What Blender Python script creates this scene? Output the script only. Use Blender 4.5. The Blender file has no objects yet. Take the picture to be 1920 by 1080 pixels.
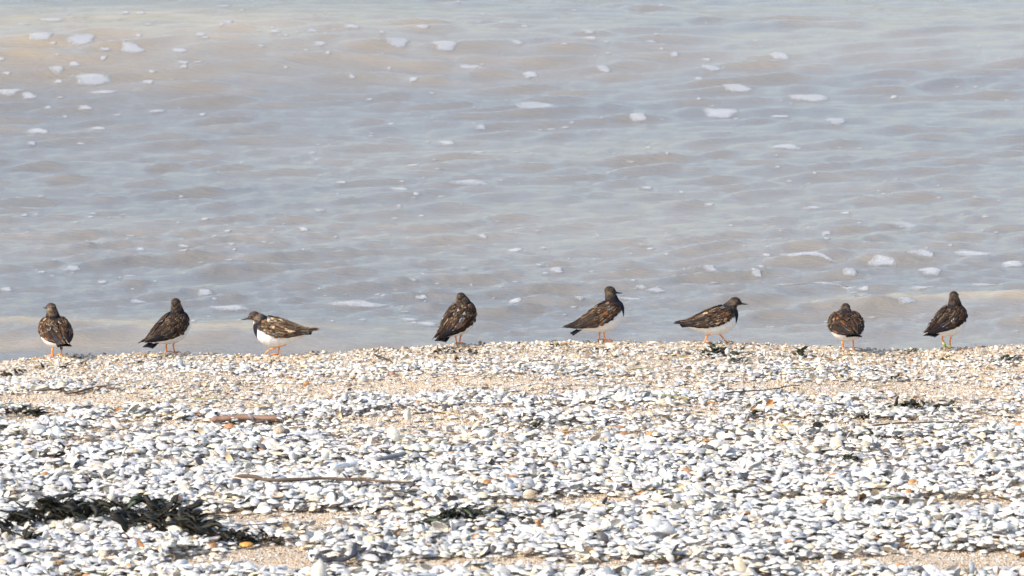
import bpy, math, random
import numpy as np
from mathutils import Vector, Matrix, noise as mnoise

random.seed(7)
rng = np.random.default_rng(11)
SC = bpy.context.scene
COL = SC.collection

# ------------------------------------------------------------------ camera
CAM_H, FPX, PITCH = 2.387, 8000.0, math.radians(9.21)
cam_data = bpy.data.cameras.new("camera")
cam = bpy.data.objects.new("camera", cam_data)
COL.objects.link(cam)
cam.location = (0, 0, CAM_H)
cam.rotation_euler = (math.radians(90) - PITCH, 0, 0)
cam_data.sensor_width = 36.0
cam_data.lens = FPX / 1920 * 36.0
cam_data.clip_start = 0.5
cam_data.clip_end = 6000
cam_data.dof.use_dof = True
cam_data.dof.focus_distance = 13.9
cam_data.dof.aperture_fstop = 11.0
SC.camera = cam

# ------------------------------------------------------------------ sky, sun, exposure
SUN_EL, SUN_AZ = math.radians(36), math.radians(238)      # azimuth clockwise from +Y: behind the camera, to its left
w = bpy.data.worlds.new("World")
SC.world = w
w.use_nodes = True
nt = w.node_tree
nt.nodes.clear()
sky = nt.nodes.new("ShaderNodeTexSky")
sky.sky_type = 'NISHITA'
sky.sun_disc = False
sky.sun_elevation = SUN_EL
sky.sun_rotation = SUN_AZ
sky.dust_density = 2.1
sky.air_density = 1.0
sky.ozone_density = 1.9
bg = nt.nodes.new("ShaderNodeBackground")
bg.inputs["Strength"].default_value = 0.15
wo = nt.nodes.new("ShaderNodeOutputWorld")
nt.links.new(sky.outputs[0], bg.inputs[0])
nt.links.new(bg.outputs[0], wo.inputs[0])

sd = bpy.data.lights.new("sun", 'SUN')
sd.energy = 2.9
sd.angle = math.radians(0.5)
sd.color = (1.0, 0.95, 0.875)
sun = bpy.data.objects.new("sun", sd)
COL.objects.link(sun)
to_sun = Vector((math.sin(SUN_AZ) * math.cos(SUN_EL), math.cos(SUN_AZ) * math.cos(SUN_EL), math.sin(SUN_EL)))
sun.rotation_euler = to_sun.to_track_quat('Z', 'Y').to_euler()
sun.location = to_sun * 40

vs = SC.view_settings
vs.view_transform = 'Standard'
vs.look = 'None'
vs.gamma = 1.0
vs.use_curve_mapping = False
vs.exposure = 0.86
SC.render.engine = 'CYCLES'
SC.cycles.max_bounces = 6

# ------------------------------------------------------------------ places: photo pixel (1920 x 1080) <-> ground point
CP, SP = math.cos(PITCH), math.sin(PITCH)

def ray(px, py):
    u, v = (px - 960) / FPX, (540 - py) / FPX
    return np.array([u, CP + v * SP, -SP + v * CP])

def at(px, py, z=0.0):
    d = ray(px, py)
    t = (z - CAM_H) / d[2]
    return np.array([d[0] * t, d[1] * t, z])

def project(x, y, z):
    dz = z - CAM_H
    depth = y * CP - dz * SP
    up = y * SP + dz * CP
    return 960 + FPX * x / depth, 540 - FPX * up / depth

# ------------------------------------------------------------------ noise
_perm = np.random.default_rng(5).random((256, 256))

def vnoise(x, y, s=0):
    x = np.asarray(x, float) + s * 17.31; y = np.asarray(y, float) + s * 9.17
    xi, yi = np.floor(x).astype(int), np.floor(y).astype(int)
    fx, fy = x - xi, y - yi
    fx = fx * fx * (3 - 2 * fx); fy = fy * fy * (3 - 2 * fy)
    g = lambda a, b: _perm[a & 255, b & 255]
    return (g(xi, yi) * (1 - fx) + g(xi + 1, yi) * fx) * (1 - fy) + (g(xi, yi + 1) * (1 - fx) + g(xi + 1, yi + 1) * fx) * fy

def fbm(x, y, s=0, o=4):
    a, t, n = 1.0, 0.0, 0.0
    for k in range(o):
        t = t + a * vnoise(x * 2 ** k, y * 2 ** k, s + k); n += a; a *= .5
    return t / n

def sstep(a, b, x):
    t = np.clip((x - a) / (b - a), 0, 1)
    return t * t * (3 - 2 * t)

# ------------------------------------------------------------------ the beach surface
CREST_Y = 13.54
_cx = [-400, 0, 60, 160, 330, 420, 520, 610, 700, 850, 930, 1010, 1130, 1300, 1460, 1580, 1640, 1740, 1850, 1930, 2300]
_cp = [690, 681, 673, 667, 662, 665, 668, 664, 656, 648, 645, 642, 640, 644, 647, 652, 657, 659, 650, 645, 640]
_ppm = FPX / (CREST_Y * CP + CAM_H * SP)
_cxw = [(p - 960) / _ppm for p in _cx]
_czw = [(650 - p) / (_ppm * CP) for p in _cp]

# bare sand between the shell banks: centre x, y (photo pixels), half sizes, strength
SAND = [(150, 745, 210, 13, .95), (420, 752, 160, 9, .6), (820, 726, 260, 10, .85), (1120, 722, 120, 7, .5), (1640, 727, 320, 11, .85), (60, 783, 70, 14, .8), (280, 790, 170, 12, .6), (560, 735, 80, 10, .5),
        (780, 792, 160, 13, .7), (1250, 780, 130, 8, .6), (1760, 752, 150, 10, .7), (1560, 800, 220, 12, .65), (1850, 790, 90, 13, .6), (120, 835, 120, 9, .5), (230, 812, 120, 8, .6),
        (1000, 740, 90, 8, .6), (520, 972, 150, 14, 1), (700, 968, 90, 9, .7), (1130, 952, 150, 11, .95), (960, 960, 90, 7, .6), (500, 1045, 90, 20, 1), (610, 1070, 120, 12, .8),
        (880, 1068, 200, 14, .95), (1180, 1078, 180, 9, .8), (1760, 1062, 200, 16, 1), (1560, 1072, 120, 9, .6), (1800, 960, 150, 9, .75), (1480, 942, 150, 6, .5), (390, 1062, 60, 12, .6),
        (1020, 832, 110, 7, .35), (660, 1000, 110, 9, .35), (1400, 835, 150, 8, .5), (1680, 835, 120, 7, .4), (1340, 770, 120, 7, .5)]
_SW = []
for (a, b, c, d, e) in SAND:
    p, q, r = at(a, b), at(a + c, b), at(a, b + d)
    _SW.append((p[0], p[1], q[0] - p[0], abs(p[1] - r[1]) * 1.35, e))

def sandiness(x, y):
    x = np.asarray(x, float); y = np.asarray(y, float)
    xw = x + .10 * (fbm(x * 5, y * 5, 3) - .5); yw = y + .16 * (fbm(x * 3.2, y * 5, 4) - .5) + .05 * (fbm(x * 14, y * 18, 6) - .5)
    s = np.zeros_like(x)
    for (cx, cy, rx, ry, e) in _SW:
        d = np.sqrt(((xw - cx) / rx) ** 2 + ((yw - cy) / ry) ** 2)
        s = np.maximum(s, e * (1 - sstep(.65, 1.25, d)))
    crest = sstep(CREST_Y - .30, CREST_Y - .02, y)
    s = np.maximum(s, crest * .52)
    far = sstep(11.0, 12.6, y)                     # thinner cover of shells farther back
    s = np.maximum(s, far * .55 * sstep(.40, .62, fbm(x * 1.6, y * 6.0, 8)))
    outside = sstep(0, .6, 9.8 - y)
    s = np.maximum(s, outside * .5 * fbm(x * 2, y * 4, 9))
    return s

def ground_z(x, y):
    x = np.asarray(x, float); y = np.asarray(y, float)
    zc = np.interp(x, _cxw, _czw)
    zc = zc + .007 * (fbm(x * 9, y * 0 + 2, 12) - .5)
    front = np.exp(-((CREST_Y - np.minimum(y, CREST_Y)) / .9) ** 2)
    z = zc * front
    dy = np.maximum(y - CREST_Y, 0)
    z = z - .42 * dy - .10 * np.minimum(dy, .3) ** 2 * 5
    und = .05 * (fbm(x * .9, y * 1.8, 21) - .5) * (1 - np.exp(-((CREST_Y - y) / .5) ** 2))
    z = z + und * np.where(y < CREST_Y, 1, 0)
    z = z + .006 * (fbm(x * 11, y * 16, 25) - .5)
    return np.maximum(z, -1.2)

def cover(x, y):                                   # thickness of the shell bank on top of the sand
    near = 1 - sstep(11.9, 13.2, np.asarray(y, float))
    return (.010 + .020 * near) * (1 - sandiness(x, y)) * (.5 + fbm(np.asarray(x) * 4, np.asarray(y) * 6, 31))

def on_beach(px, py, lift=0.0, top=True):
    """the point of the beach that the photograph shows at this pixel"""
    z = 0.0
    for _ in range(12):
        p = at(px, py, z)
        z = float(ground_z(p[0], p[1])) + (float(cover(p[0], p[1])) * .8 if top else 0) + lift
    return np.array([p[0], p[1], z])

# ------------------------------------------------------------------ mesh and object helpers
def mesh_from(name, V, F, smooth=True, mat=None, col=None, cname="tint"):
    """V (n,3); F list of faces or (m,k) array"""
    me = bpy.data.meshes.new(name)
    V = np.asarray(V, dtype=np.float32)
    if isinstance(F, np.ndarray):
        k = F.shape[1]
        me.vertices.add(len(V)); me.vertices.foreach_set("co", V.ravel())
        me.loops.add(F.size); me.loops.foreach_set("vertex_index", F.astype(np.int32).ravel())
        me.polygons.add(len(F)); me.polygons.foreach_set("loop_start", np.arange(0, F.size, k, dtype=np.int32))
        me.update(calc_edges=True)
    else:
        me.from_pydata([tuple(v) for v in V.tolist()], [], F)
    if smooth:
        me.polygons.foreach_set("use_smooth", np.ones(len(me.polygons), dtype=bool))
    if col is not None:
        c = np.ones((len(V), 4), dtype=np.float32); c[:, :3] = col
        a = me.color_attributes.new(cname, 'FLOAT_COLOR', 'POINT')
        a.data.foreach_set("color", c.ravel())
    if mat:
        me.materials.append(mat)
    me.update()
    return me

def link(name, me, parent=None, loc=None, rot=None):
    o = bpy.data.objects.new(name, me)
    COL.objects.link(o)
    if parent: o.parent = parent
    if loc is not None: o.location = [float(c) for c in loc]
    if rot is not None: o.rotation_euler = rot
    return o

def tag(o, label=None, cat=None, group=None, kind=None):
    if label: o["label"] = label
    if cat: o["category"] = cat
    if group: o["group"] = group
    if kind: o["kind"] = kind
    return o

def grid_faces(nr, nc, closed=False):
    i = np.arange(nr - 1)[:, None]; j = np.arange(nc if closed else nc - 1)[None, :]
    a = i * nc + j; b = i * nc + (j + 1) % nc
    return np.stack([a, b, b + nc, a + nc], -1).reshape(-1, 4)

def tube(path, radii, n=8, flat=1.0, cap=True):
    """tube along a path -> V, F(list)"""
    P = np.asarray(path, float); R = np.asarray(radii, float)
    T = np.gradient(P, axis=0); T /= np.linalg.norm(T, axis=1)[:, None] + 1e-9
    ref = np.array([0, 0, 1.]) if abs(T[0][2]) < .9 else np.array([1., 0, 0])
    V = []
    for p, t, r in zip(P, T, R):
        s = np.cross(t, ref); s /= np.linalg.norm(s); u = np.cross(s, t)
        for k in range(n):
            a = 2 * math.pi * k / n
            V.append(p + s * math.cos(a) * r + u * math.sin(a) * r * flat)
    F = [tuple(int(q) for q in f) for f in grid_faces(len(P), n, True)]
    if cap:
        F.append(tuple(range(n))[::-1]); F.append(tuple(range((len(P) - 1) * n, len(P) * n)))
    return np.array(V), F

def join(parts):
    V, F, o = [], [], 0
    for v, f in parts:
        V.append(v); F += [tuple(i + o for i in q) for q in f]; o += len(v)
    return np.concatenate(V), F

# ------------------------------------------------------------------ materials
def mat(name, base=(.5, .5, .5), rough=.6, spec=.5):
    m = bpy.data.materials.new(name); m.use_nodes = True
    b = m.node_tree.nodes["Principled BSDF"]
    b.inputs["Base Color"].default_value = (*base, 1)
    b.inputs["Roughness"].default_value = rough
    b.inputs["Specular IOR Level"].default_value = spec
    return m, m.node_tree, b

def nd(t, kind, **kw):
    n = t.nodes.new(kind)
    for k, v in kw.items():
        if hasattr(n, k) and k not in ("Scale",): setattr(n, k, v)
        else: n.inputs[k].default_value = v
    return n

def mixc(t, fac, a, b, mode='MIX'):
    n = t.nodes.new("ShaderNodeMix"); n.data_type = 'RGBA'; n.blend_type = mode
    for s, v in ((n.inputs[0], fac), (n.inputs[6], a), (n.inputs[7], b)):
        if hasattr(v, "links"): t.links.new(v, s)
        elif isinstance(v, tuple): s.default_value = (*v, 1)
        else: s.default_value = v
    return n.outputs[2]

def ramp(t, src, p0, p1, c0=(0, 0, 0), c1=(1, 1, 1)):
    r = t.nodes.new("ShaderNodeValToRGB")
    r.color_ramp.elements[0].position = p0; r.color_ramp.elements[1].position = p1
    r.color_ramp.elements[0].color = (*c0, 1); r.color_ramp.elements[1].color = (*c1, 1)
    t.links.new(src, r.inputs[0]); return r.outputs[0]

def noise_tex(t, scale, detail=4, vec=None, rough=.5):
    n = t.nodes.new("ShaderNodeTexNoise")
    n.inputs["Scale"].default_value = scale; n.inputs["Detail"].default_value = detail; n.inputs["Roughness"].default_value = rough
    if vec is not None: t.links.new(vec, n.inputs["Vector"])
    return n.outputs["Fac"]

def bump(t, b, src, strength, dist):
    n = t.nodes.new("ShaderNodeBump")
    n.inputs["Strength"].default_value = strength; n.inputs["Distance"].default_value = dist
    t.links.new(src, n.inputs["Height"])
    t.links.new(n.outputs[0], b.inputs["Normal"]); return n

def coords(t, kind="Object", scale=None):
    c = t.nodes.new("ShaderNodeTexCoord").outputs[kind]
    if scale:
        m = t.nodes.new("ShaderNodeMapping"); m.inputs["Scale"].default_value = scale
        t.links.new(c, m.inputs["Vector"]); return m.outputs[0]
    return c

# sand: coarse grains of broken shell
M_SAND, t, b = mat("sand", rough=.85, spec=.25)
oc = coords(t)
g1 = t.nodes.new("ShaderNodeTexVoronoi"); g1.inputs["Scale"].default_value = 210; t.links.new(oc, g1.inputs["Vector"])
c = ramp(t, noise_tex(t, 7, 5, oc), .3, .7, (.56, .40, .24), (.68, .53, .36))
sep = t.nodes.new("ShaderNodeSeparateColor"); t.links.new(g1.outputs["Color"], sep.inputs[0])
c = mixc(t, ramp(t, sep.outputs[0], .60, .68), c, (.78, .70, .58))
c = mixc(t, ramp(t, sep.outputs[1], .86, .92), c, (.40, .20, .08))
c = mixc(t, ramp(t, sep.outputs[2], .93, .96), c, (.16, .12, .09))
t.links.new(c, b.inputs["Base Color"])
bump(t, b, g1.outputs["Distance"], .9, .006)

def shell_mat(name, src):
    m, t, b = mat(name, rough=.42, spec=.45)
    if src == "attr":
        a = t.nodes.new("ShaderNodeAttribute"); a.attribute_name = "tint"; col = a.outputs["Color"]
    else:
        a = t.nodes.new("ShaderNodeObjectInfo"); col = a.outputs["Color"]
    n = noise_tex(t, 160 if src == "attr" else 2.2, 3, coords(t), .6)
    c = mixc(t, ramp(t, n, .38, .72, (0, 0, 0), (.55, .55, .55)), col, (.42, .38, .33), 'MULTIPLY')
    t.links.new(c, b.inputs["Base Color"])
    bump(t, b, n, .35, .002 if src == "attr" else .08)
    return m
M_SHELLS = shell_mat("shell_mass", "attr")
M_SHELL = shell_mat("shell", "obj")

def plain(name, c0, c1, scale=60, rough=.6, spec=.4, bstr=.4, bd=.003, stretch=None):
    m, t, b = mat(name, rough=rough, spec=spec)
    n = noise_tex(t, scale, 5, coords(t, "Object", stretch), .6)
    t.links.new(ramp(t, n, .3, .7, c0, c1), b.inputs["Base Color"])
    bump(t, b, n, bstr, bd)
    return m
M_WEED = plain("dark_seaweed", (.008, .007, .004), (.034, .027, .012), 50, .5, .3)
M_WEEDG = plain("olive_seaweed", (.012, .020, .006), (.04, .05, .012), 50, .35, .5)
M_WOOD = plain("weathered_wood", (.065, .045, .032), (.15, .105, .075), 40, .8, .2, .6, .003, (.12, 1, 1))
M_BOARD = plain("brown_board", (.20, .115, .080), (.30, .185, .13), 30, .8, .2, .5, .003, (.15, 1, 1))
M_SLATE = plain("grey_slate", (.12, .12, .13), (.22, .22, .23), 40, .6, .4)
M_DARKWOOD = plain("dark_wood", (.015, .015, .020), (.05, .05, .06), 40, .6, .4)
M_TWIG = plain("twig", (.022, .015, .010), (.07, .045, .028), 80, .8, .2)
M_STRAW = plain("straw", (.40, .29, .12), (.58, .44, .2), 80, .6, .3)
M_GREENST = plain("green_stalk", (.13, .15, .03), (.25, .25, .07), 80, .5, .3)
M_STONE = plain("brown_stone", (.14, .11, .09), (.28, .22, .17), 60, .8, .3)
M_LEG = plain("orange_leg", (.70, .21, .045), (.85, .33, .08), 200, .45, .5, .2, .0005)
M_BILL = plain("black_bill", (.010, .010, .011), (.022, .021, .02), 200, .35, .5, .1, .0003)
M_EYE, t, b = mat("eye", (.004, .003, .003), .06, .9)
M_RINGG = plain("green_ring", (.08, .25, .05), (.12, .35, .08), 200, .35, .5, 0, .0001)
M_RINGY = plain("yellow_ring", (.70, .62, .10), (.78, .70, .2), 200, .35, .5, 0, .0001)
M_RINGD = plain("dark_ring", (.02, .02, .03), (.04, .04, .06), 200, .4, .5, 0, .0001)

def plumage(name, dist):
    m, t, b = mat(name, rough=.85, spec=.08)
    a = t.nodes.new("ShaderNodeAttribute"); a.attribute_name = "tint"
    n = noise_tex(t, 420, 3, coords(t, "Object", (.45, 1, 1)), .6)
    c = mixc(t, ramp(t, n, .3, .7, (0, 0, 0), (.6, .6, .6)), a.outputs["Color"], (.62, .60, .58), 'MULTIPLY')
    t.links.new(c, b.inputs["Base Color"])
    b.inputs["Sheen Weight"].default_value = 0
    bump(t, b, n, .5, dist)
    return m
M_BODY = plumage("body_plumage", .0012)
M_FEATHER = plumage("wing_feather", .0006)

# sea water carrying fine silt
M_WATER, t, b = mat("silty_water", rough=.07, spec=.5)
b.inputs["IOR"].default_value = 1.33
oc = coords(t)
n0 = noise_tex(t, .55, 4, coords(t, "Object", (.45, 1, 1)), .5)
c = ramp(t, n0, .35, .68, (.205, .190, .168), (.270, .236, .190))
sa = t.nodes.new("ShaderNodeAttribute"); sa.attribute_name = "silt"
c = mixc(t, sa.outputs["Fac"], c, (.365, .288, .190))          # sand stirred up by the breaking ripple
t.links.new(c, b.inputs["Base Color"])
n1 = noise_tex(t, 34, 6, coords(t, "Object", (.45, 1, 1)), .68)
bump(t, b, n1, .75, .011)

M_FOAM, t, b = mat("sea_foam", (.47, .47, .47), .8, .2)
v = t.nodes.new("ShaderNodeTexVoronoi"); v.inputs["Scale"].default_value = 120; t.links.new(coords(t), v.inputs["Vector"])
a = t.nodes.new("ShaderNodeAttribute"); a.attribute_name = "tint"
nf = noise_tex(t, 45, 4, coords(t), .6)
mth = t.nodes.new("ShaderNodeMath"); mth.operation = 'MULTIPLY_ADD'; t.links.new(nf, mth.inputs[0]); mth.inputs[1].default_value = .6
sepf = t.nodes.new("ShaderNodeSeparateColor"); t.links.new(a.outputs["Color"], sepf.inputs[0])
t.links.new(sepf.outputs[0], mth.inputs[2])
t.links.new(ramp(t, mth.outputs[0], .34, .80, (0, 0, 0), (.74, .74, .74)), b.inputs["Alpha"])
bump(t, b, v.outputs["Distance"], .5, .006)

# ------------------------------------------------------------------ setting: beach
def axis(parts):
    out = [np.linspace(a, b, n, endpoint=False) for a, b, n in parts]
    return np.concatenate(out + [np.array([parts[-1][1]])])
gx = axis([(-60, -6, 14), (-6, -2.2, 24), (-2.2, 2.2, 260), (2.2, 6, 24), (6, 60, 14)])
gy = axis([(-30, 8, 24), (8, 9.6, 16), (9.6, 14.6, 280), (14.6, 20, 10)])
X, Y = np.meshgrid(gx, gy)
Z = ground_z(X, Y)
G = link("beach", mesh_from("beach", np.stack([X, Y, Z], -1).reshape(-1, 3), grid_faces(len(gy), len(gx)), mat=M_SAND))
tag(G, "pale tan sand and shell beach sloping to the sea", kind="structure")

# ------------------------------------------------------------------ setting: sea
SEA_Z = -0.15
wr = np.random.default_rng(77)
WAVES = []
NW = 72
for k in range(NW):
    lam = .050 * (.44 / .050) ** (k / (NW - 1))
    ang = math.radians(-90 + 23) + wr.normal(0, .38)
    slope = .032 * (.75 + .5 * wr.random()) * (1.2 if .07 < lam < .24 else .8)
    WAVES.append((math.cos(ang) * 2 * math.pi / lam, math.sin(ang) * 2 * math.pi / lam, slope * lam / (2 * math.pi), wr.random() * 6.28, lam))

def swell(x, y):
    z = np.zeros_like(x)
    def ridge(yc, face, back, h, win=None):
        d = y - yc
        s = np.where(d < 0, np.exp(-(d / face) ** 2), np.exp(-(d / back) ** 2)) * h
        return s if win is None else s * win
    yc = at(960, 40, SEA_Z + .22)[1]
    z = z + ridge(yc + .15 * x + .25 * np.sin(x * .9 + 1), 1.35, 3.4, .24, .45 + .55 * sstep(2.0, -2.2, x))
    y2 = at(100, 610, SEA_Z + .035)[1]
    x0 = at(0, 610, SEA_Z)[0]
    z = z + ridge(y2 - .16 * (x - x0) + .03 * np.sin(x * 5) + .02 * np.sin(x * 13), .13, .40, .034, sstep(.2, -.5, x))
    y3 = at(1750, 562, SEA_Z + .025)[1]
    z = z + ridge(y3 + .04 * np.sin(x * 4), .13, .4, .026, sstep(.9, 1.3, x))
    z = z + ridge(at(1600, 470, SEA_Z)[1] + .08 * np.sin(x * 3) - .1 * (x - 1), .3, .6, .02, sstep(.2, .9, x))
    z = z + .014 * (fbm(x * .35 + y * .1, y * 1.1, 51, 3) - .5)
    return z

def sea_z(x, y):
    x = np.asarray(x, float); y = np.asarray(y, float)
    calm = .50 + 1.0 * fbm(x * .6, y * .9, 41, 3)
    shore = sstep(14.0, 15.2, y) * .6 + .4
    cell = np.maximum(y - 14, 0) * .0035 + .004 + np.where(y > 30, (y - 30) * .12, 0) + np.where(np.abs(x) > 5.5, (np.abs(x) - 5.5) * .15, 0)
    xw = x + .22 * (fbm(x * 1.1, y * 1.6, 44, 2) - .5); yw = y + .22 * (fbm(x * 1.1, y * 1.6, 47, 2) - .5)
    r = np.zeros_like(x)
    for kx, ky, a, ph, lam in WAVES:
        r = r + a * np.sin(kx * xw + ky * yw + ph) * np.clip(1.6 - cell * 6 / lam, 0, 1)
    r = r + .35 * np.abs(r)                        # sharper crests
    return SEA_Z + r * calm * shore + swell(x, y) * np.where(y < 60, 1, 0)

sy = np.concatenate([np.linspace(13.6 ** .5, 30 ** .5, 560) ** 2, 30 * (3000 / 30) ** (np.linspace(0, 1, 61)[1:] ** 1.3)])
sx = np.concatenate([-np.array([40, 14, 6, 3.0, 2.0, 1.6]), np.linspace(-1.35, 1.35, 470), np.array([1.6, 2.0, 3.0, 6, 14, 40])])
SX, SY = np.meshgrid(sx, sy)
SX = SX * (.35 + SY / 17 * .85) * 1.55
SZ = sea_z(SX, SY)
S = link("sea", mesh_from("sea", np.stack([SX, SY, SZ], -1).reshape(-1, 3), grid_faces(len(sy), len(sx)), mat=M_WATER))
_s1 = np.exp(-((SY - (at(100, 622, SEA_Z)[1] - .10 * (SX + 1.4) + .05 * np.sin(SX * 7))) / .11) ** 2) * sstep(0, -1.1, SX)
_s2 = np.exp(-((SY - (at(1750, 568, SEA_Z)[1] + .04 * np.sin(SX * 4))) / .08) ** 2) * sstep(.7, 1.3, SX)
_s3 = np.exp(-((SY - (at(200, 80, SEA_Z + .1)[1] + .15 * SX)) / 1.3) ** 2) * (.25 + .75 * sstep(1.0, -2.2, SX))
_s4 = np.exp(-((SY - at(100, 652, SEA_Z)[1]) / .09) ** 2) * sstep(-.9, -1.5, SX)
silt = np.clip((1.25 * _s1 + 1.35 * _s2 + 1.15 * _s3 + .8 * _s4) * (.35 + .9 * fbm(SX * 2, SY * 2.5, 71, 3)), 0, 1).ravel()
_at = S.data.attributes.new("silt", 'FLOAT', 'POINT')
_at.data.foreach_set("value", silt.astype(np.float32))
tag(S, "blue grey sea water with brown silt and small ripples", kind="structure")

# ------------------------------------------------------------------ shells
def shell_variant(seed, n=7, rings=(.45, .8, 1.0), long=1.0):
    r = np.random.default_rng(seed)
    h = r.uniform(.32, .46)
    V = [(0, -.22, h * 1.0)]
    for q in rings:
        for k in range(n):
            a = 2 * math.pi * k / n + .2
            rad = 1 - .05 * math.cos(3 * a + 1.5) + r.uniform(-.02, .02)
            x, y = math.cos(a) * rad * q * long, math.sin(a) * rad * q * .78
            y += -.22 * (1 - q)
            z = h * (1 - q ** 2.2) ** .8 if q < 1 else 0
            V.append((x, y, z))
    F = [(0, 1 + k, 1 + (k + 1) % n) for k in range(n)]
    for i in range(len(rings) - 1):
        o = 1 + i * n
        for k in range(n):
            a, b2, c2, d = o + k, o + (k + 1) % n, o + n + (k + 1) % n, o + n + k
            F += [(a, d, c2), (a, c2, b2)]
    return np.array(V) * .5, np.array(F)           # unit width
VAR = [shell_variant(s, long=l) for s, l in zip(range(8), (1, 1.05, 1.15, .95, 1.35, 1, 1.1, 1.5))]

def rot_mats(az, tilt, taz):
    """az spin about z, then tilt about the horizontal axis at taz"""
    ca, sa = np.cos(az), np.sin(az)
    n = len(az); Z0 = np.zeros(n); O = np.ones(n)
    Rz = np.stack([ca, -sa, Z0, sa, ca, Z0, Z0, Z0, O], -1).reshape(n, 3, 3)
    kx, ky = np.cos(taz), np.sin(taz)
    c, s = np.cos(tilt), np.sin(tilt); C1 = 1 - c
    Rt = np.stack([c + kx * kx * C1, kx * ky * C1, ky * s, kx * ky * C1, c + ky * ky * C1, -kx * s, -ky * s, kx * s, c], -1).reshape(n, 3, 3)
    return Rt @ Rz

PAL = np.array([(.78, .755, .69), (.65, .635, .60), (.55, .545, .54), (.38, .395, .42), (.74, .62, .45), (.50, .24, .09), (.12, .11, .11)])
PW = np.array([.34, .28, .14, .07, .12, .006, .044])

N0 = 75000
xs = rng.uniform(-1.95, 1.95, N0)
ys = 9.95 + (13.62 - 9.95) * rng.random(N0) ** .92
keep = np.abs(xs) < .145 * ys + .02
xs, ys = xs[keep], ys[keep]
sd_ = sandiness(xs, ys)
keep = rng.random(len(xs)) < np.clip(.98 - sd_ - .12 * (fbm(xs * 3, ys * 7, 95) > .55), .03, 1) ** 1.35
xs, ys, sd_ = xs[keep], ys[keep], sd_[keep]
n = len(xs)
near = 1 - sstep(11.6, 13.3, ys)
crest = sstep(13.2, 13.5, ys)
size = (.0165 + .0093 * near - .0040 * crest) * np.exp(rng.normal(0, .26, n)) * (1 - .25 * sd_)
size = np.clip(size, .008, .050)
patch = fbm(xs * 2.2, ys * 3.5, 61)
pose = rng.random(n)
tilt = np.abs(rng.normal(0, math.radians(14), n))
tilt = np.where(pose < .07, rng.uniform(math.radians(35), math.radians(85), n), tilt)
hollow = (pose > .93)
tilt = np.where(hollow, math.pi - tilt, tilt)
tilt = np.where(rng.random(n) < sd_, tilt * .6, tilt) if False else tilt
az = rng.uniform(0, 6.283, n); taz = rng.uniform(0, 6.283, n)
lift = cover(xs, ys) * rng.random(n) ** .7
zs = ground_z(xs, ys) + lift + np.where(hollow, size * .17, -size * .02) + np.where(pose < .07, size * .20, 0)
pal = rng.choice(len(PAL), n, p=PW / PW.sum())
tint = PAL[pal] * (1 + rng.normal(0, .06, (n, 1))) * (1 + rng.normal(0, .015, (n, 3)))
tint = np.where((patch > .58)[:, None] & (pal < 2)[:, None], tint * .90, tint)
warm = (.25 + crest * .9 + sd_ * .6)[:, None] * rng.random((n, 1))
tint = np.clip(tint * (1 - warm * np.array([.06, .18, .38])), .02, .88)
R = rot_mats(az, tilt, taz)
var = rng.integers(0, len(VAR), n)

# keep shells clear of the larger debris
DEBRIS_CLEAR = []

px_, py_ = project(xs, ys, zs)
seen = (px_ > 15) & (px_ < 1905) & (py_ > 700) & (py_ < 1070)
score = np.where(seen, size * 8000 / ys * (1 + 6 * (lift / .03)), 0) * np.where(pal == 6, .6, 1)
order = np.argsort(-score)
solo = order[:284]
is_solo = np.zeros(n, bool); is_solo[solo] = True

# the mass
Vall, Fall, Call, off = [], [], [], 0
for v in range(len(VAR)):
    idx = np.where((var == v) & ~is_solo)[0]
    V0, F0 = VAR[v]
    V = np.einsum('nij,vj->nvi', R[idx], V0) * size[idx][:, None, None]
    V += np.stack([xs[idx], ys[idx], zs[idx]], -1)[:, None, :]
    shade = np.ones(len(V0)); shade[0] = .86
    shade[1:8] = .95
    C = tint[idx][:, None, :] * shade[None, :, None]
    F = F0[None] + (np.arange(len(idx)) * len(V0))[:, None, None] + off
    Vall.append(V.reshape(-1, 3)); Call.append(C.reshape(-1, 3)); Fall.append(F.reshape(-1, 3)); off += V.shape[0] * V.shape[1]
o = link("shell_bank", mesh_from("shell_bank", np.concatenate(Vall), np.concatenate(Fall), mat=M_SHELLS, col=np.concatenate(Call)))
tag(o, "thick bank of countless white and grey shells covering the beach", kind="stuff")

# shell hash and grit: small broken flakes
nf_ = 42000
fx = rng.uniform(-1.95, 1.95, nf_); fy = 9.95 + 3.67 * rng.random(nf_)
k_ = (np.abs(fx) < .145 * fy + .02) & (rng.random(nf_) < .35 + .65 * sandiness(fx, fy)); fx, fy = fx[k_], fy[k_]
crest_f = sstep(13.1, 13.5, fy)
fs = rng.uniform(.0022, .0062, len(fx)) * (1 + .5 * crest_f)
fz = ground_z(fx, fy) + .001 + .012 * (1 - sandiness(fx, fy)) * rng.random(len(fx))
T0 = np.array([(-1, -.5, 0), (.9, -.7, 0), (.2, .9, 0), (0, 0, .75)])
FT = np.array([(0, 1, 3), (1, 2, 3), (2, 0, 3)])
Rf = rot_mats(rng.uniform(0, 6.28, len(fx)), rng.normal(0, .4, len(fx)), rng.uniform(0, 6.28, len(fx)))
Vf = np.einsum('nij,vj->nvi', Rf, T0) * fs[:, None, None] + np.stack([fx, fy, fz], -1)[:, None, :]
GP = np.array([(.80, .74, .64), (.66, .52, .36), (.60, .42, .24), (.45, .22, .08), (.45, .44, .43), (.10, .08, .07)])
Cf = GP[rng.choice(6, len(fx), p=[.34, .26, .16, .06, .10, .08])]
o = link("shell_grit", mesh_from("shell_grit", Vf.reshape(-1, 3), (FT[None] + (np.arange(len(fx)) * 4)[:, None, None]).reshape(-1, 3), smooth=False, mat=M_SHELLS, col=np.repeat(Cf, 4, 0)))
tag(o, "fine broken shell grit scattered over the sand", kind="stuff")

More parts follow.
